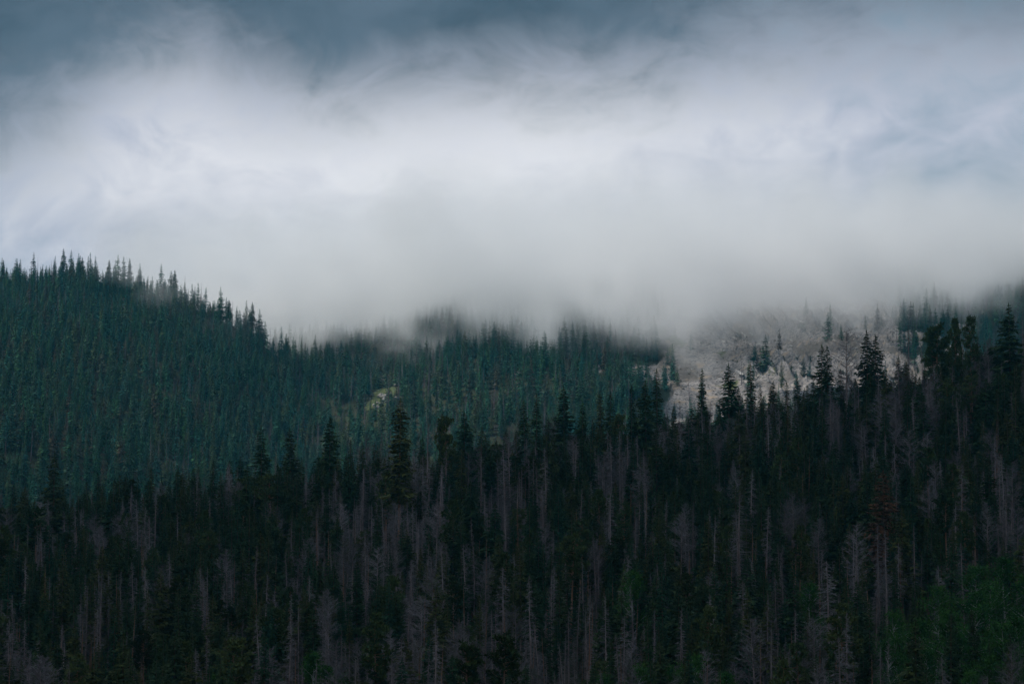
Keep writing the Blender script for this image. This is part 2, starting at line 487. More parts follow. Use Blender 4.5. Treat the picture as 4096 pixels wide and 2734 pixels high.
# ------------------------------------------------------------------ tree shapes
class Geo:
    def __init__(s): s.v = []; s.f = []
    def tube(s, pts, rad, n=5):
        base = len(s.v)
        for i, (p, rr) in enumerate(zip(pts, rad)):
            d = (pts[min(i + 1, len(pts) - 1)] - pts[max(i - 1, 0)]).normalized()
            u = d.orthogonal().normalized(); w = d.cross(u)
            for k in range(n):
                a = 2 * math.pi * k / n
                s.v.append(p + u * (rr * math.cos(a)) + w * (rr * math.sin(a)))
        for i in range(len(pts) - 1):
            for k in range(n):
                a = base + i * n + k; b = base + i * n + (k + 1) % n
                s.f.append((a, b, b + n, a + n))
    def blade(s, p, d, side, L, w, dz=0.0):
        """one needle spray: a narrow leaf-shaped quad"""
        b = len(s.v)
        m = p + d * (L * 0.45)
        s.v += [p, m + side * w + Vector((0, 0, dz)), p + d * L + Vector((0, 0, dz * 2)), m - side * w + Vector((0, 0, dz))]
        s.f.append((b, b + 1, b + 2, b + 3))
    def ribbon(s, pts, w):
        """thin twig: a flat strip along pts"""
        b = len(s.v)
        for i, p in enumerate(pts):
            d = (pts[min(i + 1, len(pts) - 1)] - pts[max(i - 1, 0)]).normalized()
            u = d.orthogonal().normalized() * (w * (1 - 0.8 * i / (len(pts) - 1)))
            s.v += [p + u, p - u]
        for i in range(len(pts) - 1):
            a = b + 2 * i
            s.f.append((a, a + 1, a + 3, a + 2))
def trunk_line(h, r, bend):
    ph = r.uniform(0, 6.3); a = r.uniform(0.2, 1) * bend
    return lambda t: Vector((a * math.sin(t * 2.2 + ph) - a * math.sin(ph), a * math.cos(t * 1.7 + ph) - a * math.cos(ph), t * h))
def make_trunk(h, r, rad, line, segs=9, n=6, top=0.06):
    g = Geo(); ts = [-0.03] + [i / segs for i in range(segs + 1)]
    g.tube([line(t) for t in ts], [rad * (1 - (1 - top) * max(t, 0)) for t in ts], n)
    return g
def spruce(h, rb, start, seed, step=0.42, per=5, gap=0.12, shape=0.8, twigs=4, wide=1.0, ragged=0.3):
    r = random.Random(seed); line = trunk_line(h, r, 0.25)
    tr = make_trunk(h, r, 0.012 * h + 0.03, line)
    g = Geo(); z = start * h; a0 = r.uniform(0, 6.3)
    lop = r.uniform(0, 6.3)
    while z < h * 0.995:
        t = z / h; q = (t - start) / (1 - start)
        env = (1 - q) ** shape * min(1.0, 0.45 + q * 5.0)
        nb = per if q < 0.85 else max(3, per - 2)
        wob = 1 + 0.22 * math.sin(z * 1.9 + seed)
        for k in range(nb):
            if r.random() < gap: continue
            az_ = a0 + k * 6.283 / nb + r.uniform(-.45, .45)
            L = rb * env * wob * r.uniform(1 - ragged * 1.6, 1 + ragged) * (1 + 0.15 * math.cos(az_ - lop)) + 0.16
            d = Vector((math.cos(az_), math.sin(az_), 0)); sd = Vector((-d.y, d.x, 0))
            droop = (0.10 + 0.42 * (1 - q)) * r.uniform(.6, 1.3)
            o = line(t) + Vector((0, 0, r.uniform(-.15, .15)))
            P = [o, o + d * (L * .4) + Vector((0, 0, (0.12 * q - droop * .30) * L)),
                 o + d * (L * .75) + Vector((0, 0, (0.10 * q - droop * .55) * L)),
                 o + d * L + Vector((0, 0, (0.15 * q - droop * .55) * L))]
            w = (0.10 + 0.09 * L) * wide
            for i in range(3):
                dd = P[i + 1] - P[i]; ll = dd.length
                if ll < 1e-4: continue
                dd /= ll
                tl = sd + Vector((0, 0, r.uniform(-.7, .7))); tl.normalize()
                g.blade(P[i], dd, tl, ll * 1.5, w * (1.15 - .2 * i), -0.04 * L)
            for j in range(twigs):
                u = r.uniform(.22, 1.0); i = min(2, int(u * 3)); p = P[i].lerp(P[i + 1], u * 3 - i if u < 1 else 1)
                sg = 1 if j % 2 else -1
                dd = (d * r.uniform(.5, 1.0) + sd * (sg * r.uniform(.5, 1.1)) + Vector((0, 0, r.uniform(-.75, .05)))).normalized()
                tl = dd.cross(Vector((r.uniform(-.6, .6), r.uniform(-.6, .6), 1))).normalized()
                g.blade(p, dd, tl, L * r.uniform(.28, .5) * (1.25 - .5 * u) + .12, w * r.uniform(.45, .8))
        z += step * r.uniform(.75, 1.25) * (1.0 - 0.35 * q); a0 += 1.1
    top = line(1.0)
    for k in range(4):
        dd = Vector((r.uniform(-.12, .12), r.uniform(-.12, .12), 1)).normalized()
        g.blade(top - Vector((0, 0, .5)), dd, Vector((math.cos(k), math.sin(k), 0)), r.uniform(.7, 1.1), .07 * wide)
    return tr, g
def pine(h, rb, start, seed, nb=34):
    """loose rounded crown of needle tufts on upswept limbs"""
    r = random.Random(seed); line = trunk_line(h, r, 0.5)
    tr = make_trunk(h, r, 0.011 * h + 0.03, line); g = Geo(); limb = Geo()
    for k in range(nb):
        q = (k + r.random()) / nb; t = start + (1 - start) * q * 0.97
        az_ = r.uniform(0, 6.3); L = rb * (1 - q ** 2.4) ** .6 * min(1, .5 + q * 2) * r.uniform(.5, 1.2) + .25
        d = Vector((math.cos(az_), math.sin(az_), r.uniform(-.15, .55))).normalized(); o = line(t)
        P = [o, o + d * L * .5, o + d * L + Vector((0, 0, .18 * L))]
        tr.tube(P, [.05, .035, .012], 3)
        for c in range(3 + int(L * 1.6)):
            p = P[1].lerp(P[2], r.uniform(-.2, 1.05)) + Vector((r.gauss(0, .22), r.gauss(0, .22), r.gauss(0, .15))); s = r.uniform(.38, .7)
            for j in range(13):
                dd = Vector((r.gauss(0, 1), r.gauss(0, 1), r.gauss(.35, .8))).normalized()
                g.blade(p, dd, dd.orthogonal().normalized(), s * r.uniform(.7, 1.2), s * .17)
    return tr, g
def dead(h, rb, start, seed, nb=110, style='spire', tw=7):
    """dead grey conifer: bare tapering trunk in a haze of fine twigs"""
    r = random.Random(seed); line = trunk_line(h, r, 0.45)
    tr = make_trunk(h, r, 0.011 * h + 0.02, line, n=5); g = Geo()
    for k in range(nb):
        q = (k + r.random()) / nb; t = start + (1 - start) * q * .985
        az_ = r.uniform(0, 6.3); o = line(t)
        if style == 'spire':
            L = rb * ((1 - q) ** .75 * min(1, .5 + 3 * q)) * r.uniform(.45, 1.2) + .15; rise = r.uniform(-.55, .15) + .25 * q; curl = r.uniform(-.35, .05)
        elif style == 'round':
            L = rb * (1 - abs(q - .45) ** 1.6 * 1.9) * r.uniform(.5, 1.15) + .3; rise = r.uniform(0, .8); curl = r.uniform(.1, .5)
        else:
            L = rb * r.uniform(.2, .8) * (1 - .6 * q); rise = r.uniform(-.3, .3); curl = r.uniform(-.2, .2)
        d = Vector((math.cos(az_), math.sin(az_), rise)).normalized()
        P = [o, o + d * (L * .5) + Vector((0, 0, curl * L * .15)), o + d * L + Vector((0, 0, curl * L * .6))]
        g.tube(P, [.022 + .010 * L, .013 + .004 * L, .006], 3)
        for j in range(int(tw * (0.6 + 0.4 * L))):
            u = r.uniform(.15, 1.0); p = P[0].lerp(P[1], u * 2) if u < .5 else P[1].lerp(P[2], u * 2 - 1)
            dd = (d * r.uniform(.3, 1) + Vector((r.gauss(0, .7), r.gauss(0, .7), r.gauss(-.25 if style == 'spire' else .25, .5)))).normalized()
            l = L * r.uniform(.18, .5) + .12
            e_ = p + dd * l + Vector((0, 0, r.uniform(-.25, .1) * l))
            g.ribbon([p, p.lerp(e_, .5) + Vector((r.gauss(0, .05), r.gauss(0, .05), 0)) * l, e_], .019)
            if r.random() < .5:
                m_ = p.lerp(e_, .5); g.ribbon([m_, m_ + Vector((r.gauss(0, 1), r.gauss(0, 1), r.gauss(-.2, .6))).normalized() * l * .5], .011)
    return tr, g
def aspen(h, rb, seed, leaves=5200):
    r = random.Random(seed); line = trunk_line(h, r, 0.6)
    tr = make_trunk(h, r, 0.013 * h + .02, line, n=6); g = Geo(); cl_ = []
    for k in range(26):
        q = r.uniform(.25, 1); az_ = r.uniform(0, 6.3); L = rb * (1 - q ** 2.2) ** .5 * r.uniform(.5, 1.1) + .3
        o = line(q * .95); d = Vector((math.cos(az_), math.sin(az_), r.uniform(.2, .9))).normalized(); e_ = o + d * L
        tr.tube([o, o.lerp(e_, .5), e_], [.06, .04, .015], 4); cl_.append((e_, .45 + .35 * L)); cl_.append((o.lerp(e_, .6), .4 + .25 * L))
    for i in range(leaves):
        c_, s_ = r.choice(cl_)
        p = c_ + Vector((r.gauss(0, .42), r.gauss(0, .42), r.gauss(0, .38))) * s_
        dd = Vector((r.gauss(0, 1), r.gauss(0, 1), r.gauss(-.2, .7))).normalized()
        sd = dd.cross(Vector((r.gauss(0, .5), r.gauss(0, .5), 1))).normalized(); L = r.uniform(.13, .24)
        g.blade(p, dd, sd, L, L * .42)
    return tr, g

# a kind holds variants: (height, trunk mesh, crown mesh, joined mesh)
class Kind: pass
def kind(name, gens, m_trunk, m_crown, crown_name='crown'):
    k = Kind(); k.name = name; k.vars = []; k.crown = crown_name; k.mats = (m_trunk, m_crown)
    for h, (tr, cr_) in gens:
        k.vars.append((h, mesh_from(name + '_trunk', tr.v, tr.f, [m_trunk], smooth=True), mesh_from(name + '_' + crown_name, cr_.v, cr_.f, [m_crown]), tr, cr_))
    return k
def joined(k, i):
    h, a_, b_, tr, cr_ = k.vars[i]
    n = len(tr.v)
    return mesh_from(k.name + '_whole', tr.v + cr_.v, tr.f + [tuple(q + n for q in f) for f in cr_.f], list(k.mats), [0] * len(tr.f) + [1] * len(cr_.f))
K = {}
K['narrow'] = kind('narrow_spruce', [(18, spruce(18, 1.35 + .12 * i, .12 + .05 * i, 100 + i, .32, 6, .10, .7, 5)) for i in range(4)], M_BARK, M_SPRUCE)
K['spruce'] = kind('spruce', [(18, spruce(18, 2.05 + .15 * i, .08 + .05 * i, 120 + i, .34, 7, .10, .78, 7)) for i in range(5)], M_BARK, M_SPRUCE)
K['broad'] = kind('broad_spruce', [(18, spruce(18, 2.9 + .2 * i, .08 + .04 * i, 140 + i, .36, 7, .10, .80, 9)) for i in range(3)], M_BARK, M_SPRUCE)
K['pine'] = kind('pine', [(17, pine(17, 2.0 + .2 * i, .42 + .05 * i, 160 + i, 60)) for i in range(4)], M_RED, M_PINE)
K['spire'] = kind('dead_spire', [(17, dead(17, 1.45 + .15 * i, .10 + .07 * i, 180 + i, 130, 'spire', 7)) for i in range(5)], M_DTRUNK, M_DEAD, 'branches')
K['round'] = kind('dead_round', [(17, dead(17, 2.0 + .15 * i, .40 + .05 * i, 200 + i, 80, 'round', 11)) for i in range(3)], M_DTRUNK, M_DEAD, 'branches')
K['snag'] = kind('dead_snag', [(16, dead(16, 1.3, .22, 220 + i, 46, 'snag', 3)) for i in range(3)], M_RED, M_DEAD, 'branches')
K['rust'] = kind('rusty_spruce', [(18, spruce(18, 3.0, .12, 240, .42, 7, .15, .6, 8, .65))], M_BARK, M_RUST)
K['lone'] = kind('lone_spruce', [(24, spruce(24, 1.9, .44, 243, .34, 7, .10, .62, 7))], M_RED, M_SPRUCE)
K['aspen'] = kind('aspen', [(10, aspen(10, 2.6, 260 + i)) for i in range(3)], M_PALE, M_ASPEN)
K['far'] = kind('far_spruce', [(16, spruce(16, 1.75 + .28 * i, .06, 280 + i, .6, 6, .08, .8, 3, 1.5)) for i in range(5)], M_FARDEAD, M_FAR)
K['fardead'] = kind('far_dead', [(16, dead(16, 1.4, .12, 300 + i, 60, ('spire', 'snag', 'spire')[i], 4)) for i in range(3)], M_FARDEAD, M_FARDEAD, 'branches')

def tree(name, kd, i, x, y, h, rz, label, cat, group=None, lean=0.0, sw=1.0):
    hh, a_, b_, *_ = K[kd].vars[i % len(K[kd].vars)]
    s = h / hh
    e = bpy.data.objects.new(name, None); COL.objects.link(e)
    e.empty_display_size = 0.5
    e.location = (x, y, gz(x, y) - 0.15); e.rotation_euler = (lean * math.cos(rz), lean * math.sin(rz), rz); e.scale = (s * sw, s * sw, s)
    add('trunk', a_, e); c_ = add(K[kd].crown, b_, e)
    if K[kd].crown == 'branches': c_['kind'] = 'stuff'          # fine twigs nobody could count
    tag(e, label, cat, group)
    return e

# ------------------------------------------------------------------ landmark trees of the near forest
placed = []                       # (x, y, keep-clear radius)
def landmark(name, kd, i, px, py, y, label, cat, clear=2.2, group=None, lean=0.0, sw=1.0, rz=None):
    x = x_at(px, y, z_at(py, y)); h = z_at(py, y) - gz(x, y) + 0.15
    placed.append((x, y, clear))
    return tree(name, kd, i, x, y, h, rng.uniform(0, 6.3) if rz is None else rz, label, cat, group, lean, sw)
landmark('spruce_tree', 'lone', 0, 1600, 1600, 345, 'tall spruce with a long bare orange trunk rising above its grey dead neighbours', 'spruce', 4.0)
landmark('spruce_tree', 'broad', 0, 2255, 1550, 405, 'pointed bushy spruce on the near skyline against the blue-green hillside', 'spruce')
landmark('spruce_tree', 'broad', 1, 2912, 1458, 400, 'broad full spruce on the near skyline in front of the pale rubble', 'spruce', 3)
landmark('spruce_tree', 'broad', 2, 4040, 1218, 400, 'tallest big dark spruce at the top of the near forest ridge', 'spruce', 3)
landmark('spruce_tree', 'narrow', 0, 2808, 1480, 408, 'slim pole-like spruce between the broad spruce and the twin spires', 'spruce')
landmark('spruce_tree', 'narrow', 1, 2628, 1483, 410, 'thin spruce with tufted club-shaped top beside the bare rubble slope', 'spruce')
landmark('spruce_tree', 'narrow', 2, 3000, 1455, 410, 'slender spruce spire standing before the slanting rock layers', 'spruce')
landmark('spruce_tree', 'spruce', 1, 3288, 1384, 410, 'columnar double-topped spruce in front of the grey cliff', 'spruce')
landmark('spruce_tree', 'narrow', 3, 3304, 1390, 412, 'second top of the double-crowned columnar spruce by the grey cliff', 'spruce', 1.0)
landmark('spruce_tree', 'spruce', 2, 3464, 1328, 412, 'pointed spruce right beside the round-topped bare dead tree', 'spruce')
landmark('spruce_tree', 'spruce', 3, 3500, 1345, 415, 'shorter spruce close against the pointed spruce by the bare dead tree', 'spruce')
landmark('dead_tree', 'round', 0, 3380, 1318, 410, 'bare dead tree with a round fan of branches on the skyline', 'dead tree', 3)
landmark('dead_tree', 'spire', 0, 3640, 1290, 412, 'leaning dead tree with a small tufted top on the skyline', 'dead tree', lean=0.05)
landmark('pine_tree', 'pine', 0, 3822, 1275, 405, 'wide ragged pine on the right skyline with two rounded tops', 'pine', 3, sw=0.58)
landmark('pine_tree', 'pine', 1, 3885, 1262, 402, 'dense dark pine with lumpy crown next to the wide ragged pine', 'pine', 3, sw=0.58)
landmark('pine_tree', 'pine', 2, 3735, 1300, 410, 'small bushy pine on the right skyline beneath the mist', 'pine')
landmark('dead_tree', 'spire', 2, 4084, 1222, 405, 'thin bare dead spire close to the tallest big dark spruce', 'dead tree')
landmark('spruce_tree', 'spruce', 0, 2108, 1606, 400, 'slightly leaning spruce with ragged one-sided top near the forest edge', 'spruce', lean=0.05)
landmark('spruce_tree', 'narrow', 1, 2145, 1580, 415, 'very thin spruce spire behind the slightly leaning ragged spruce', 'spruce')
landmark('pine_tree', 'pine', 3, 1783, 1672, 385, 'dark round-headed pine beside a gap showing pale green hillside', 'pine', 3, sw=0.6)
landmark('dead_tree', 'spire', 1, 1712, 1655, 390, 'dark dead spire near the round-headed pine', 'dead tree')
landmark('spruce_tree', 'spruce', 4, 1852, 1648, 388, 'full dark spruce on the right of the pale green gap', 'spruce', 3)
landmark('spruce_tree', 'spruce', 1, 1050, 1712, 400, 'dark pointed spruce among grey dead trees below the left hill', 'spruce')
landmark('spruce_tree', 'spruce', 2, 1164, 1716, 398, 'steep-sided spruce just right of another below the left hill', 'spruce')
landmark('spruce_tree', 'spruce', 3, 1318, 1672, 392, 'shaggy grey-green spruce beside purple-grey dead spires', 'spruce', 3)
landmark('spruce_tree', 'narrow', 2, 2398, 1572, 408, 'one of two thin twin spruces on the forest edge', 'spruce', 1.5)
landmark('spruce_tree', 'narrow', 3, 2440, 1570, 410, 'thin club-topped spruce right beside the twin spruces', 'spruce', 1.5)
landmark('spruce_tree', 'spruce', 0, 2330, 1610, 402, 'pale olive spruce with a wide skirt below the skyline', 'spruce')
landmark('spruce_tree', 'narrow', 0, 2522, 1545, 412, 'sparse thin spruce with a dark tuft for a top', 'spruce')
landmark('spruce_tree', 'spruce', 4, 2586, 1530, 405, 'stout dark spruce standing left of the thin club-topped one', 'spruce')
landmark('spruce_tree', 'spruce', 2, 212, 1815, 385, 'dark spruce sticking up above the shaded left end of the forest', 'spruce')
landmark('spruce_tree', 'rust', 0, 3534, 1888, 300, 'broad rusty-brown spruce with dying needles in the dark forest', 'spruce', 4)
landmark('dead_tree', 'spire', 3, 2965, 1960, 290, 'large shaggy dead spruce with thick brown trunk and drooping grey twigs', 'dead tree', 4, sw=1.5)
landmark('dead_tree', 'spire', 4, 3313, 2240, 258, 'big grey dead spruce with orange lower trunk before dark firs', 'dead tree', 3.5, sw=1.3)
landmark('dead_tree', 'spire', 0, 2838, 2370, 250, 'dense pale grey dead spruce in the thickest dead clump', 'dead tree', 3, sw=1.3)
landmark('dead_tree', 'spire', 1, 2977, 2320, 255, 'tall pale dead spruce right of the densest dead clump', 'dead tree', 3, sw=1.3)
landmark('dead_tree', 'spire', 2, 3175, 2307, 262, 'grey dead spruce with hanging twigs between dark firs', 'dead tree', 3, sw=1.2)
for px, py, y, sw in ((3907, 2268, 262, 1.1), (3874, 2370, 250, 1.1), (3735, 2345, 256, 1.0), (3597, 2440, 246, .9), (4025, 2230, 268, 1.1), (3960, 2330, 256, 1.1),
                  (3660, 2480, 240, 1.0), (3790, 2450, 243, 1.0), (4080, 2300, 258, 1.1), (4000, 2480, 240, 1.1), (3850, 2540, 236, 1.0), (4085, 2470, 242, 1.1), (3680, 2600, 230, 1.0), (3560, 2560, 234, .8), (3940, 2620, 231, 1.0), (4060, 2600, 230, 1.0), (3860, 2690, 222, .9)):
    landmark('aspen_tree', 'aspen', rng.randrange(3), px, py, y, 'bright green leafy aspen in the grove beside dark firs', 'aspen', 2.4, 'aspen grove beside the dark firs', sw=sw * 0.85)
for px, py, y in ((2540, 2285, 268), (2579, 2655, 226), (2385, 2700, 224), (1330, 2660, 228), (3240, 2335, 262), (2766, 2620, 228), (2917, 2690, 224), (3320, 2695, 224), (1240, 2610, 234), (2660, 2660, 226), (880, 2700, 224)):
    landmark('aspen_tree', 'aspen', rng.randrange(3), px, py, y, 'small bright green aspen showing between dead trunks', 'aspen', 1.8, 'small aspens scattered among the dead trees', sw=0.75)

# ------------------------------------------------------------------ the rest of the near forest
SKX = [-600, 0, 400, 900, 1200, 1500, 2000, 2600, 2900, 3300, 3600, 4096, 4700]
SKY = [1990, 1935, 1890, 1830, 1775, 1730, 1680, 1610, 1550, 1460, 1350, 1275, 1210]
r = random.Random(21)
cand = []
y = 206.0
row = 0
while y < 446:
    sp = 3.15
    x = -0.31 * y + (row % 2) * sp / 2
    while x < 0.31 * y:
        xx = x + r.uniform(-1.6, 1.6); yy = y + r.uniform(-1.5, 1.5)
        x += sp * r.uniform(.75, 1.25)
        if any((xx - a) ** 2 + (yy - b) ** 2 < c * c for a, b, c in placed): continue
        cand.append((xx, yy))
    y += 3.3; row += 1
near = []
for xx, yy in cand:
    g0 = gz(xx, yy); n = float(fbm(np.array([xx / 26 + 5]), np.array([yy / 30]), 3)[0])
    px, pg = project(xx, yy, g0)
    if px > 3480 and yy < 268 and r.random() < 0.62: continue          # the aspen grove has few conifers
    dp = 0.42 + 0.7 * n + 0.16 * fade(2300, 2600, pg) - 0.12 * fade(3000, 3700, px) - 0.04 * fade(1400, 700, px)
    u = r.random()
    if u < dp:
        kd = r.choices(['spire', 'round', 'snag'], [6, 1.5, 2.2])[0]
    else:
        kd = r.choices(['narrow', 'spruce', 'broad', 'pine'], [5, 4.5, .5, .5] if yy > 360 else [4, 5, 1.0, 1.3])[0]
    hgt = r.triangular(6.5, 17.5, 11.5) if kd != 'snag' else r.uniform(7, 14)
    if yy > 365 and kd != 'snag': hgt = r.triangular(9, 20, 17)
    if r.random() < 0.14: hgt *= 0.6
    cap = float(np.interp(px, SKX, SKY)) + r.uniform(-35, 120) + r.random() ** 3 * 120
    hmax = z_at(cap, yy) - g0
    if hmax < 5: continue
    hgt = min(hgt, hmax)
    pt = project(xx, yy, g0 + hgt)[1]
    seen = -60 < px < 4156 and pt < 2734
    near.append((xx, yy, hgt, kd, r.randrange(5), r.uniform(0, 6.3), seen, px))
LAB = {
    'narrow': ('spruce_tree', 'slender dark green spruce', 'spruce', 'slender spruces of the near forest', 75),
    'spruce': ('spruce_tree', 'cone-shaped dark green spruce', 'spruce', 'cone-shaped spruces of the near forest', 140),
    'broad': ('spruce_tree', 'wide bushy dark green spruce', 'spruce', 'wide bushy spruces of the near forest', 45),
    'pine': ('pine_tree', 'loose tufted olive pine', 'pine', 'pines of the near forest', 120),
    'spire': ('dead_tree', 'pointed dead grey tree', 'dead tree', 'dead grey spires of the near forest', 190),
    'round': ('dead_tree', 'round-topped dead grey tree', 'dead tree', 'round-topped dead trees of the near forest', 45),
    'snag': ('dead_tree', 'bare reddish dead pole', 'dead tree', 'bare dead poles of the near forest', 55),
}
# what a tree stands beside: findable things it can be named by
BESIDE = [(1600, 345, 'the tall bare-trunked spruce'), (3534, 300, 'the rusty-brown spruce'), (3380, 410, 'the fan-topped bare dead tree'), (2912, 400, 'the broad skyline spruce'),
          (4040, 400, 'the tallest ridge spruce'), (2965, 290, 'the shaggy thick-trunked dead spruce'), (1783, 385, 'the round-headed pine'), (2255, 405, 'the bushy pointed skyline spruce'),
          (3313, 258, 'the orange-trunked dead spruce'), (2838, 250, 'the densest dead clump'), (3850, 403, 'the ragged twin pines'), (2420, 409, 'the twin thin spruces'),
          (3296, 411, 'the double-topped spruce'), (2540, 268, 'the lone leafy aspen'), (3850, 250, 'the green aspen grove'), (212, 385, 'the spruce above the shaded forest end'),
          (1318, 392, 'the shaggy grey-green spruce'), (2108, 400, 'the leaning ragged spruce'), (1107, 399, 'the paired spruces below the left hill'), (1330, 228, 'the small leafy aspens')]
BESIDE = [(x_at(p, q), q, w) for p, q, w in BESIDE]
def where(x, y):
    d, bx, by, w = min((math.hypot(x - bx, (y - by) * .7), bx, by, w) for bx, by, w in BESIDE)
    if d < 13:
        return ('behind ' if y - by > 5 else 'in front of ' if by - y > 5 else 'beside ') + w
    px = project(x, y, -10)[0]
    zone = 'below the rounded hill' if px < 1250 else 'below the misty mountainside' if px < 2600 else 'below the bare rock face' if px < 3400 else 'below the foggy cliff'
    return ('along the forest crest ' if y > 375 else 'midway up the forest ' if y > 290 else 'at the forest foot ') + zone
rest = {}
for kd, (nm, lab, cat, grp, cap) in LAB.items():
    L = sorted([t for t in near if t[3] == kd], key=lambda t: (not t[6], t[1]))
    for t in L[:cap]:
        if not t[6]:
            rest.setdefault(kd, []).append(t); continue
        size = 'short ' if t[2] < 10 else 'tall ' if t[2] > 14.5 else ''
        tree(nm, kd, t[4], t[0], t[1], t[2], t[5], size + lab + ' ' + where(t[0], t[1]), cat, grp, r.uniform(-.03, .03) * (2.2 if cat == 'dead tree' else 1), r.uniform(.8, 1.1))
    rest.setdefault(kd, []).extend(L[cap:])
print('near trees', len(near), {k: len(v) for k, v in rest.items()})

# ------------------------------------------------------------------ woods that read as one mass: geometry-node instances of the tree shapes
def wood(name, pts, protos, label, cat):
    """pts: (x, y, z, rotz, scale xy, scale z, prototype index)"""
    c = bpy.data.collections.new(name + '_shapes')
    for i, me in enumerate(protos):
        o = bpy.data.objects.new('%s_shape_%02d' % (name, i), me); c.objects.link(o)
    P = np.array(pts, float)
    me = bpy.data.meshes.new(name)
    me.vertices.add(len(P)); me.vertices.foreach_set('co', P[:, :3].ravel().astype(np.float32))
    a = me.attributes.new('rot', 'FLOAT_VECTOR', 'POINT'); a.data.foreach_set('vector', np.stack([P[:, 3] * 0, P[:, 3] * 0, P[:, 3]], -1).ravel().astype(np.float32))
    a = me.attributes.new('siz', 'FLOAT_VECTOR', 'POINT'); a.data.foreach_set('vector', np.stack([P[:, 4], P[:, 4], P[:, 5]], -1).ravel().astype(np.float32))
    a = me.attributes.new('shape', 'INT', 'POINT'); a.data.foreach_set('value', P[:, 6].astype(np.int32))
    ng = bpy.data.node_groups.new(name, 'GeometryNodeTree')
    ng.interface.new_socket('Geometry', in_out='INPUT', socket_type='NodeSocketGeometry')
    ng.interface.new_socket('Geometry', in_out='OUTPUT', socket_type='NodeSocketGeometry')
    N = ng.nodes; Lk = ng.links
    gi = N.new('NodeGroupInput'); go = N.new('NodeGroupOutput')
    ci = N.new('GeometryNodeCollectionInfo'); ci.inputs['Collection'].default_value = c
    ci.inputs['Separate Children'].default_value = True; ci.inputs['Reset Children'].default_value = True
    ip = N.new('GeometryNodeInstanceOnPoints'); ip.inputs['Pick Instance'].default_value = True
    def att(n, t):
        q = N.new('GeometryNodeInputNamedAttribute'); q.data_type = t; q.inputs[0].default_value = n; return q.outputs[0]
    Lk.new(gi.outputs[0], ip.inputs['Points']); Lk.new(ci.outputs[0], ip.inputs['Instance'])
    Lk.new(att('shape', 'INT'), ip.inputs['Instance Index'])
    Lk.new(att('rot', 'FLOAT_VECTOR'), ip.inputs['Rotation']); Lk.new(att('siz', 'FLOAT_VECTOR'), ip.inputs['Scale'])
    Lk.new(ip.outputs[0], go.inputs[0])
    o = add(name, me)
    md = o.modifiers.new('trees', 'NODES'); md.node_group = ng
    return tag(o, label, cat, None, 'stuff')
for nm, kinds, lab, cat in (('near_evergreen_wood', ('narrow', 'spruce', 'broad', 'pine'), 'remaining dark evergreens massed along the near forest', 'forest'),
                            ('near_dead_wood', ('spire', 'round', 'snag'), 'remaining grey dead trees massed along the near forest', 'forest')):
    protos, pts = [], []
    for kd in kinds:
        base = len(protos)
        for i in range(len(K[kd].vars)): protos.append(joined(K[kd], i))
        for t in rest.get(kd, []):
            i = t[4] % len(K[kd].vars); s = t[2] / K[kd].vars[i][0]
            pts.append((t[0], t[1], gz(t[0], t[1]) - .15, t[5], s * 1.0, s, base + i))
    if pts: wood(nm, pts, protos, lab, cat)

# far slopes
r = random.Random(31)
hill_pts, slope_pts = [], []
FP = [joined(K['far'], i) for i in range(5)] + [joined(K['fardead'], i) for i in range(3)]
def far_pts(xr, yr, sp, accept, frac_dead, hr, outl):
    nx = int((xr[1] - xr[0]) / sp); ny = int((yr[1] - yr[0]) / sp)
    X = xr[0] + (np.arange(nx)[None, :] + np.random.RandomState(5).rand(ny, nx) * 1.3) * sp
    Y = yr[0] + (np.arange(ny)[:, None] + np.random.RandomState(6).rand(ny, nx) * 1.3) * sp
    X = X.ravel(); Y = Y.ravel(); Zg = ground(X, Y); dd = fbm(X / 40 + 2, Y / 40, 3)
    ok = accept(X, Y, Zg)
    for x, y, z, q in zip(X[ok], Y[ok], Zg[ok], dd[ok]):
        px, py = project(x, y, z)
        if px < -250 or px > 4350: continue
        isd = r.random() < frac_dead + q * .35
        h = r.triangular(hr[0] * .6, hr[1] * 1.1, hr[0]); s = h / 16
        outl.append((x, y, z - .2, r.uniform(0, 6.3), s * r.uniform(.8, 1.25), s, 5 + r.randrange(3) if isd else r.randrange(5)))
def yr_of(x): return np.interp(x, RX, RY)
far_pts((-520, 60), (740, 1440), 5.4, lambda X, Y, Z_: (Y < yr_of(X) + 6) & (h_hill(X, Y) > h_mount(X, Y) - 2) & (clearing(X, Y) < .2), .06, (11, 18), hill_pts)
keepr = np.random.RandomState(9)
def acc(X, Y, Z_):
    s = scree_mask(X, Y)
    return (h_hill(X, Y) <= h_mount(X, Y) - 2) & (keepr.rand(len(X)) > np.clip(s * 1.4, 0, .955)) & (clearing(X, Y) < .2) & (fbm(X / 16 + 3, Y / 24, 3) < .42)
far_pts((-260, 520), (960, 1445), 6.2, acc, .17, (12, 20), slope_pts)
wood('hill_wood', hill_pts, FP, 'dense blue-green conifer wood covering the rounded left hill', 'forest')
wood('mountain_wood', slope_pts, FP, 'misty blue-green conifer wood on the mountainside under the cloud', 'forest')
print('far trees', len(hill_pts), len(slope_pts))

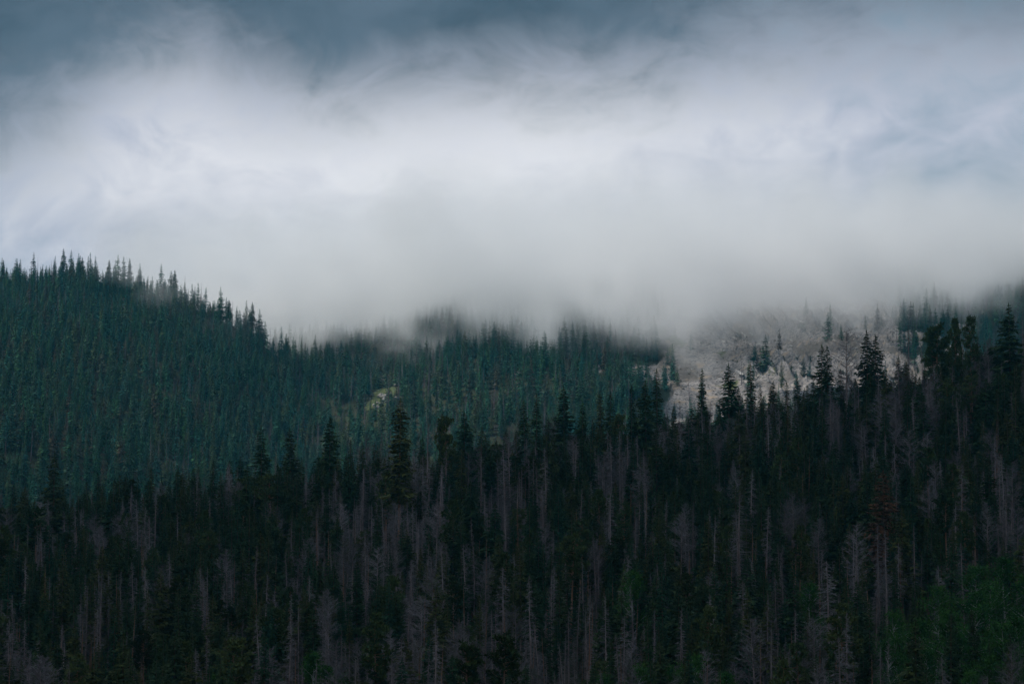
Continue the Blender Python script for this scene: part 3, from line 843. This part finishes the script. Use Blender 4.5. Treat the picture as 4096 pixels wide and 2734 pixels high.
# single trees standing out on the skyline of the left hill
ridge = [(15, 1040), (70, 1035), (135, 1012), (150, 1030), (205, 1040), (245, 1030), (256, 995), (283, 1002), (315, 1015), (330, 1030), (364, 1013), (382, 1025), (436, 1040),
         (473, 1022), (495, 1028), (520, 1035), (560, 1055), (645, 1058), (700, 1082), (740, 1100), (795, 1132), (805, 1130), (822, 1150), (882, 1150), (915, 1198), (930, 1202),
         (985, 1202), (1010, 1210), (1038, 1238), (1060, 1285), (1080, 1310), (1128, 1310), (1142, 1345)]
for i, (px, py) in enumerate(ridge):
    x = x_at(px, 1330, 120); y = float(yr_of(x)) - r.uniform(0, 6); x = x_at(px, y, z_at(py, y))
    h = z_at(py, y) - gz(x, y) + .2
    if h < 4: continue
    dd_ = px in (150, 205, 740, 805, 930, 1080)
    if dd_:
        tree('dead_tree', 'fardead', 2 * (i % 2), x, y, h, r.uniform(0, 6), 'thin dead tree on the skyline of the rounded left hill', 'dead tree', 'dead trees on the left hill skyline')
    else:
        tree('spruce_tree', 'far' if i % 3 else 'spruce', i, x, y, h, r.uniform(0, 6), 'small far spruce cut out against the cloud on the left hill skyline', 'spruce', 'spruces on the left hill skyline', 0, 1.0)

# ------------------------------------------------------------------ fog bank hanging on the mountain, real volume
def cloud(name, lo, hi, res, dens_fn, amount, label):
    me = bpy.data.meshes.new(name)
    me.from_pydata([lo, hi], [(0, 1)], [])
    ng = bpy.data.node_groups.new(name, 'GeometryNodeTree')
    ng.interface.new_socket('Geometry', in_out='INPUT', socket_type='NodeSocketGeometry')
    ng.interface.new_socket('Geometry', in_out='OUTPUT', socket_type='NodeSocketGeometry')
    T = NT(ng)
    go = T.n('NodeGroupOutput')
    vc = T.n('GeometryNodeVolumeCube')
    vc.inputs['Min'].default_value = lo; vc.inputs['Max'].default_value = hi
    for k, v in zip(('Resolution X', 'Resolution Y', 'Resolution Z'), res): vc.inputs[k].default_value = v
    T.put(vc.inputs['Density'], dens_fn(T, T.n('GeometryNodeInputPosition').outputs[0]))
    m = bpy.data.materials.new(name); m.use_nodes = True; m.node_tree.nodes.clear()
    V = NT(m.node_tree)
    out = V.n('ShaderNodeOutputMaterial'); pv = V.n('ShaderNodeVolumePrincipled')
    pv.inputs['Color'].default_value = (1, 1, 1, 1)
    pv.inputs['Density'].default_value = amount
    pv.inputs['Anisotropy'].default_value = 0.3
    V.put(out.inputs['Volume'], pv.outputs[0])
    sm_ = T.n('GeometryNodeSetMaterial'); sm_.inputs['Material'].default_value = m
    T.put(sm_.inputs['Geometry'], vc.outputs[0]); T.put(go.inputs[0], sm_.outputs[0])
    o = add(name, me); me.materials.append(m)
    md = o.modifiers.new('cloud', 'NODES'); md.node_group = ng
    return tag(o, label, 'cloud', None, 'stuff')
BX0, BX1, BY0, BY1, BZ0, BZ1 = -330.0, 480.0, 1140.0, 1560.0, 50.0, 212.0
rim_px = [(700, 1330), (1150, 1310), (1320, 1230), (1450, 1165), (1620, 1160), (1850, 1190), (2050, 1210), (2200, 1250), (2500, 1262), (2750, 1205), (3050, 1190), (3300, 1185), (3500, 1150), (3700, 1090), (3880, 990), (4096, 960), (4600, 900)]
def bank(T, P):
    s = T.n('ShaderNodeSeparateXYZ'); T.put(s.inputs[0], P)
    x, y, z = s.outputs
    w = T.vadd(P, T.vmul(T.noise(P, 1 / 60, 2, .5, color=True), (40, 40, 40)))
    nz = T.noise(T.vmul(w, (1, .3, .75)), 1 / 85, 5, .62)
    nf = T.noise(T.vmul(w, (1, .4, .8)), 1 / 26, 3, .55)
    nb = T.noise(T.vmul(w, (1, .5, 1)), 1 / 48, 4, .58)
    rim = T.curve(x, [(x_at(p, 1390), z_at(q, 1390) / 250) for p, q in rim_px], x_at(700, 1390), x_at(4600, 1390))
    d = T.m('SUBTRACT', z, T.m('SUBTRACT', T.m('MULTIPLY', rim, 250), 8))
    d = T.m('ADD', d, T.m('MULTIPLY', T.m('SUBTRACT', nz, .5), 230))
    d = T.m('ADD', d, T.m('MULTIPLY', T.m('SUBTRACT', nf, .5), 85))
    f = T.smooth(d, -42, 6)
    f = T.m('MULTIPLY', f, T.m('SQRT', f))
    for v, a, b in ((x, BX0 + 4, BX0 + 70), (x, BX1 - 4, BX1 - 60), (T.m('SUBTRACT', T.m('ADD', y, T.m('ADD', T.m('MULTIPLY', T.m('SUBTRACT', nb, .5), 230), T.m('MULTIPLY', T.m('SUBTRACT', nf, .5), 70))), T.m('MULTIPLY', T.curve(x, [(-330, .93), (-250, .82), (-190, .71), (-150, .62), (-110, .47), (-50, 0.14), (480, 0.03)], -330, 480), 260)), BY0 + 2, BY0 + 50), (y, BY1 - 4, BY1 - 40), (z, BZ1 - 2, BZ1 - 90)):
        f = T.m('MULTIPLY', f, T.smooth(v, a, b))
    return T.m('MULTIPLY', f, T.smooth(nf, .33, .6, .35, 1.0))
cloud('fog_bank', (BX0, BY0, BZ0), (BX1, BY1, BZ1), (116, 60, 40), bank, 0.028, 'pale ragged fog bank hanging down over the mountainside and cliff')
def wisp(T, P):
    s = T.n('ShaderNodeSeparateXYZ'); T.put(s.inputs[0], P)
    x, y, z = s.outputs
    nz = T.noise(T.vadd(P, T.vmul(T.noise(P, 1 / 30, 2, .5, color=True), (22, 22, 22))), 1 / 26, 4, .6)
    q = None
    for cx, cz, rx, rz_, k in ((-248, 131, 24, 13, 1.0), (-218, 112, 28, 16, .8), (-196, 84, 30, 20, .8)):
        a = T.m('DIVIDE', T.m('SUBTRACT', x, cx), rx); b = T.m('DIVIDE', T.m('SUBTRACT', z, cz), rz_); c = T.m('DIVIDE', T.m('SUBTRACT', y, 1265), 38)
        e = T.m('ADD', T.m('ADD', T.m('MULTIPLY', a, a), T.m('MULTIPLY', b, b)), T.m('MULTIPLY', c, c))
        e = T.m('MULTIPLY', T.smooth(e, 1.0, 0.0), k)
        q = e if q is None else T.m('MAXIMUM', q, e)
    return T.m('MULTIPLY', q, T.smooth(nz, .40, .66))
cloud('mist_wisp', (-285, 1225, 55), (-160, 1305, 150), (42, 24, 32), wisp, 0.012, 'faint thin wisp of mist drifting over the left hill ridge')

# ------------------------------------------------------------------ unseen cloud added above the near forest to keep it in shade
import bmesh
bm = bmesh.new()
bmesh.ops.create_icosphere(bm, subdivisions=5, radius=1.0)
from mathutils import noise as mnoise
for v_ in bm.verts:
    p = v_.co
    k = 1 + 0.16 * mnoise.noise(p * 2.3) + 0.10 * mnoise.noise(p * 5.1 + Vector((3, 1, 7)))
    b_ = 1 + 0.35 * mnoise.noise(Vector((p.x * 5, p.y * 5, 2.0)))
    v_.co = Vector((p.x * k * 1150 - 300, p.y * k * 860, p.z * k * b_ * 115 + 570))
me = bpy.data.meshes.new('shade_cloud'); bm.to_mesh(me); bm.free()
sc_m = bpy.data.materials.new('shade_cloud'); sc_m.use_nodes = True; sc_m.node_tree.nodes.clear()
V = NT(sc_m.node_tree)
out = V.n('ShaderNodeOutputMaterial'); pv = V.n('ShaderNodeVolumePrincipled')
pv.inputs['Color'].default_value = (0.88, 0.90, 0.93, 1); pv.inputs['Density'].default_value = 0.0092
V.put(out.inputs['Volume'], pv.outputs[0])
me.materials.append(sc_m)
tag(add('shade_cloud', me), 'unseen dark cloud added above the near forest to shade it', 'cloud', None, 'stuff')

# ------------------------------------------------------------------ thin blue air over the whole place
hz = bpy.data.meshes.new('haze')
x0, x1, y0, y1, z0, z1 = -6000, 6000, -400, 9500, -80, 290
hz.from_pydata([(x0, y0, z0), (x1, y0, z0), (x1, y1, z0), (x0, y1, z0), (x0, y0, z1), (x1, y0, z1), (x1, y1, z1), (x0, y1, z1)], [],
               [(3, 2, 1, 0), (4, 5, 6, 7), (0, 1, 5, 4), (1, 2, 6, 5), (2, 3, 7, 6), (3, 0, 4, 7)])
hm = bpy.data.materials.new('haze'); hm.use_nodes = True; hm.node_tree.nodes.clear()
V = NT(hm.node_tree)
out = V.n('ShaderNodeOutputMaterial'); pv = V.n('ShaderNodeVolumePrincipled')
pv.inputs['Color'].default_value = (0.12, 0.62, 0.86, 1); pv.inputs['Density'].default_value = 0.000075
V.put(out.inputs['Volume'], pv.outputs[0])
hz.materials.append(hm)
haze = add('haze', hz)
tag(haze, 'thin blue haze filling the valley air', 'haze', None, 'stuff')
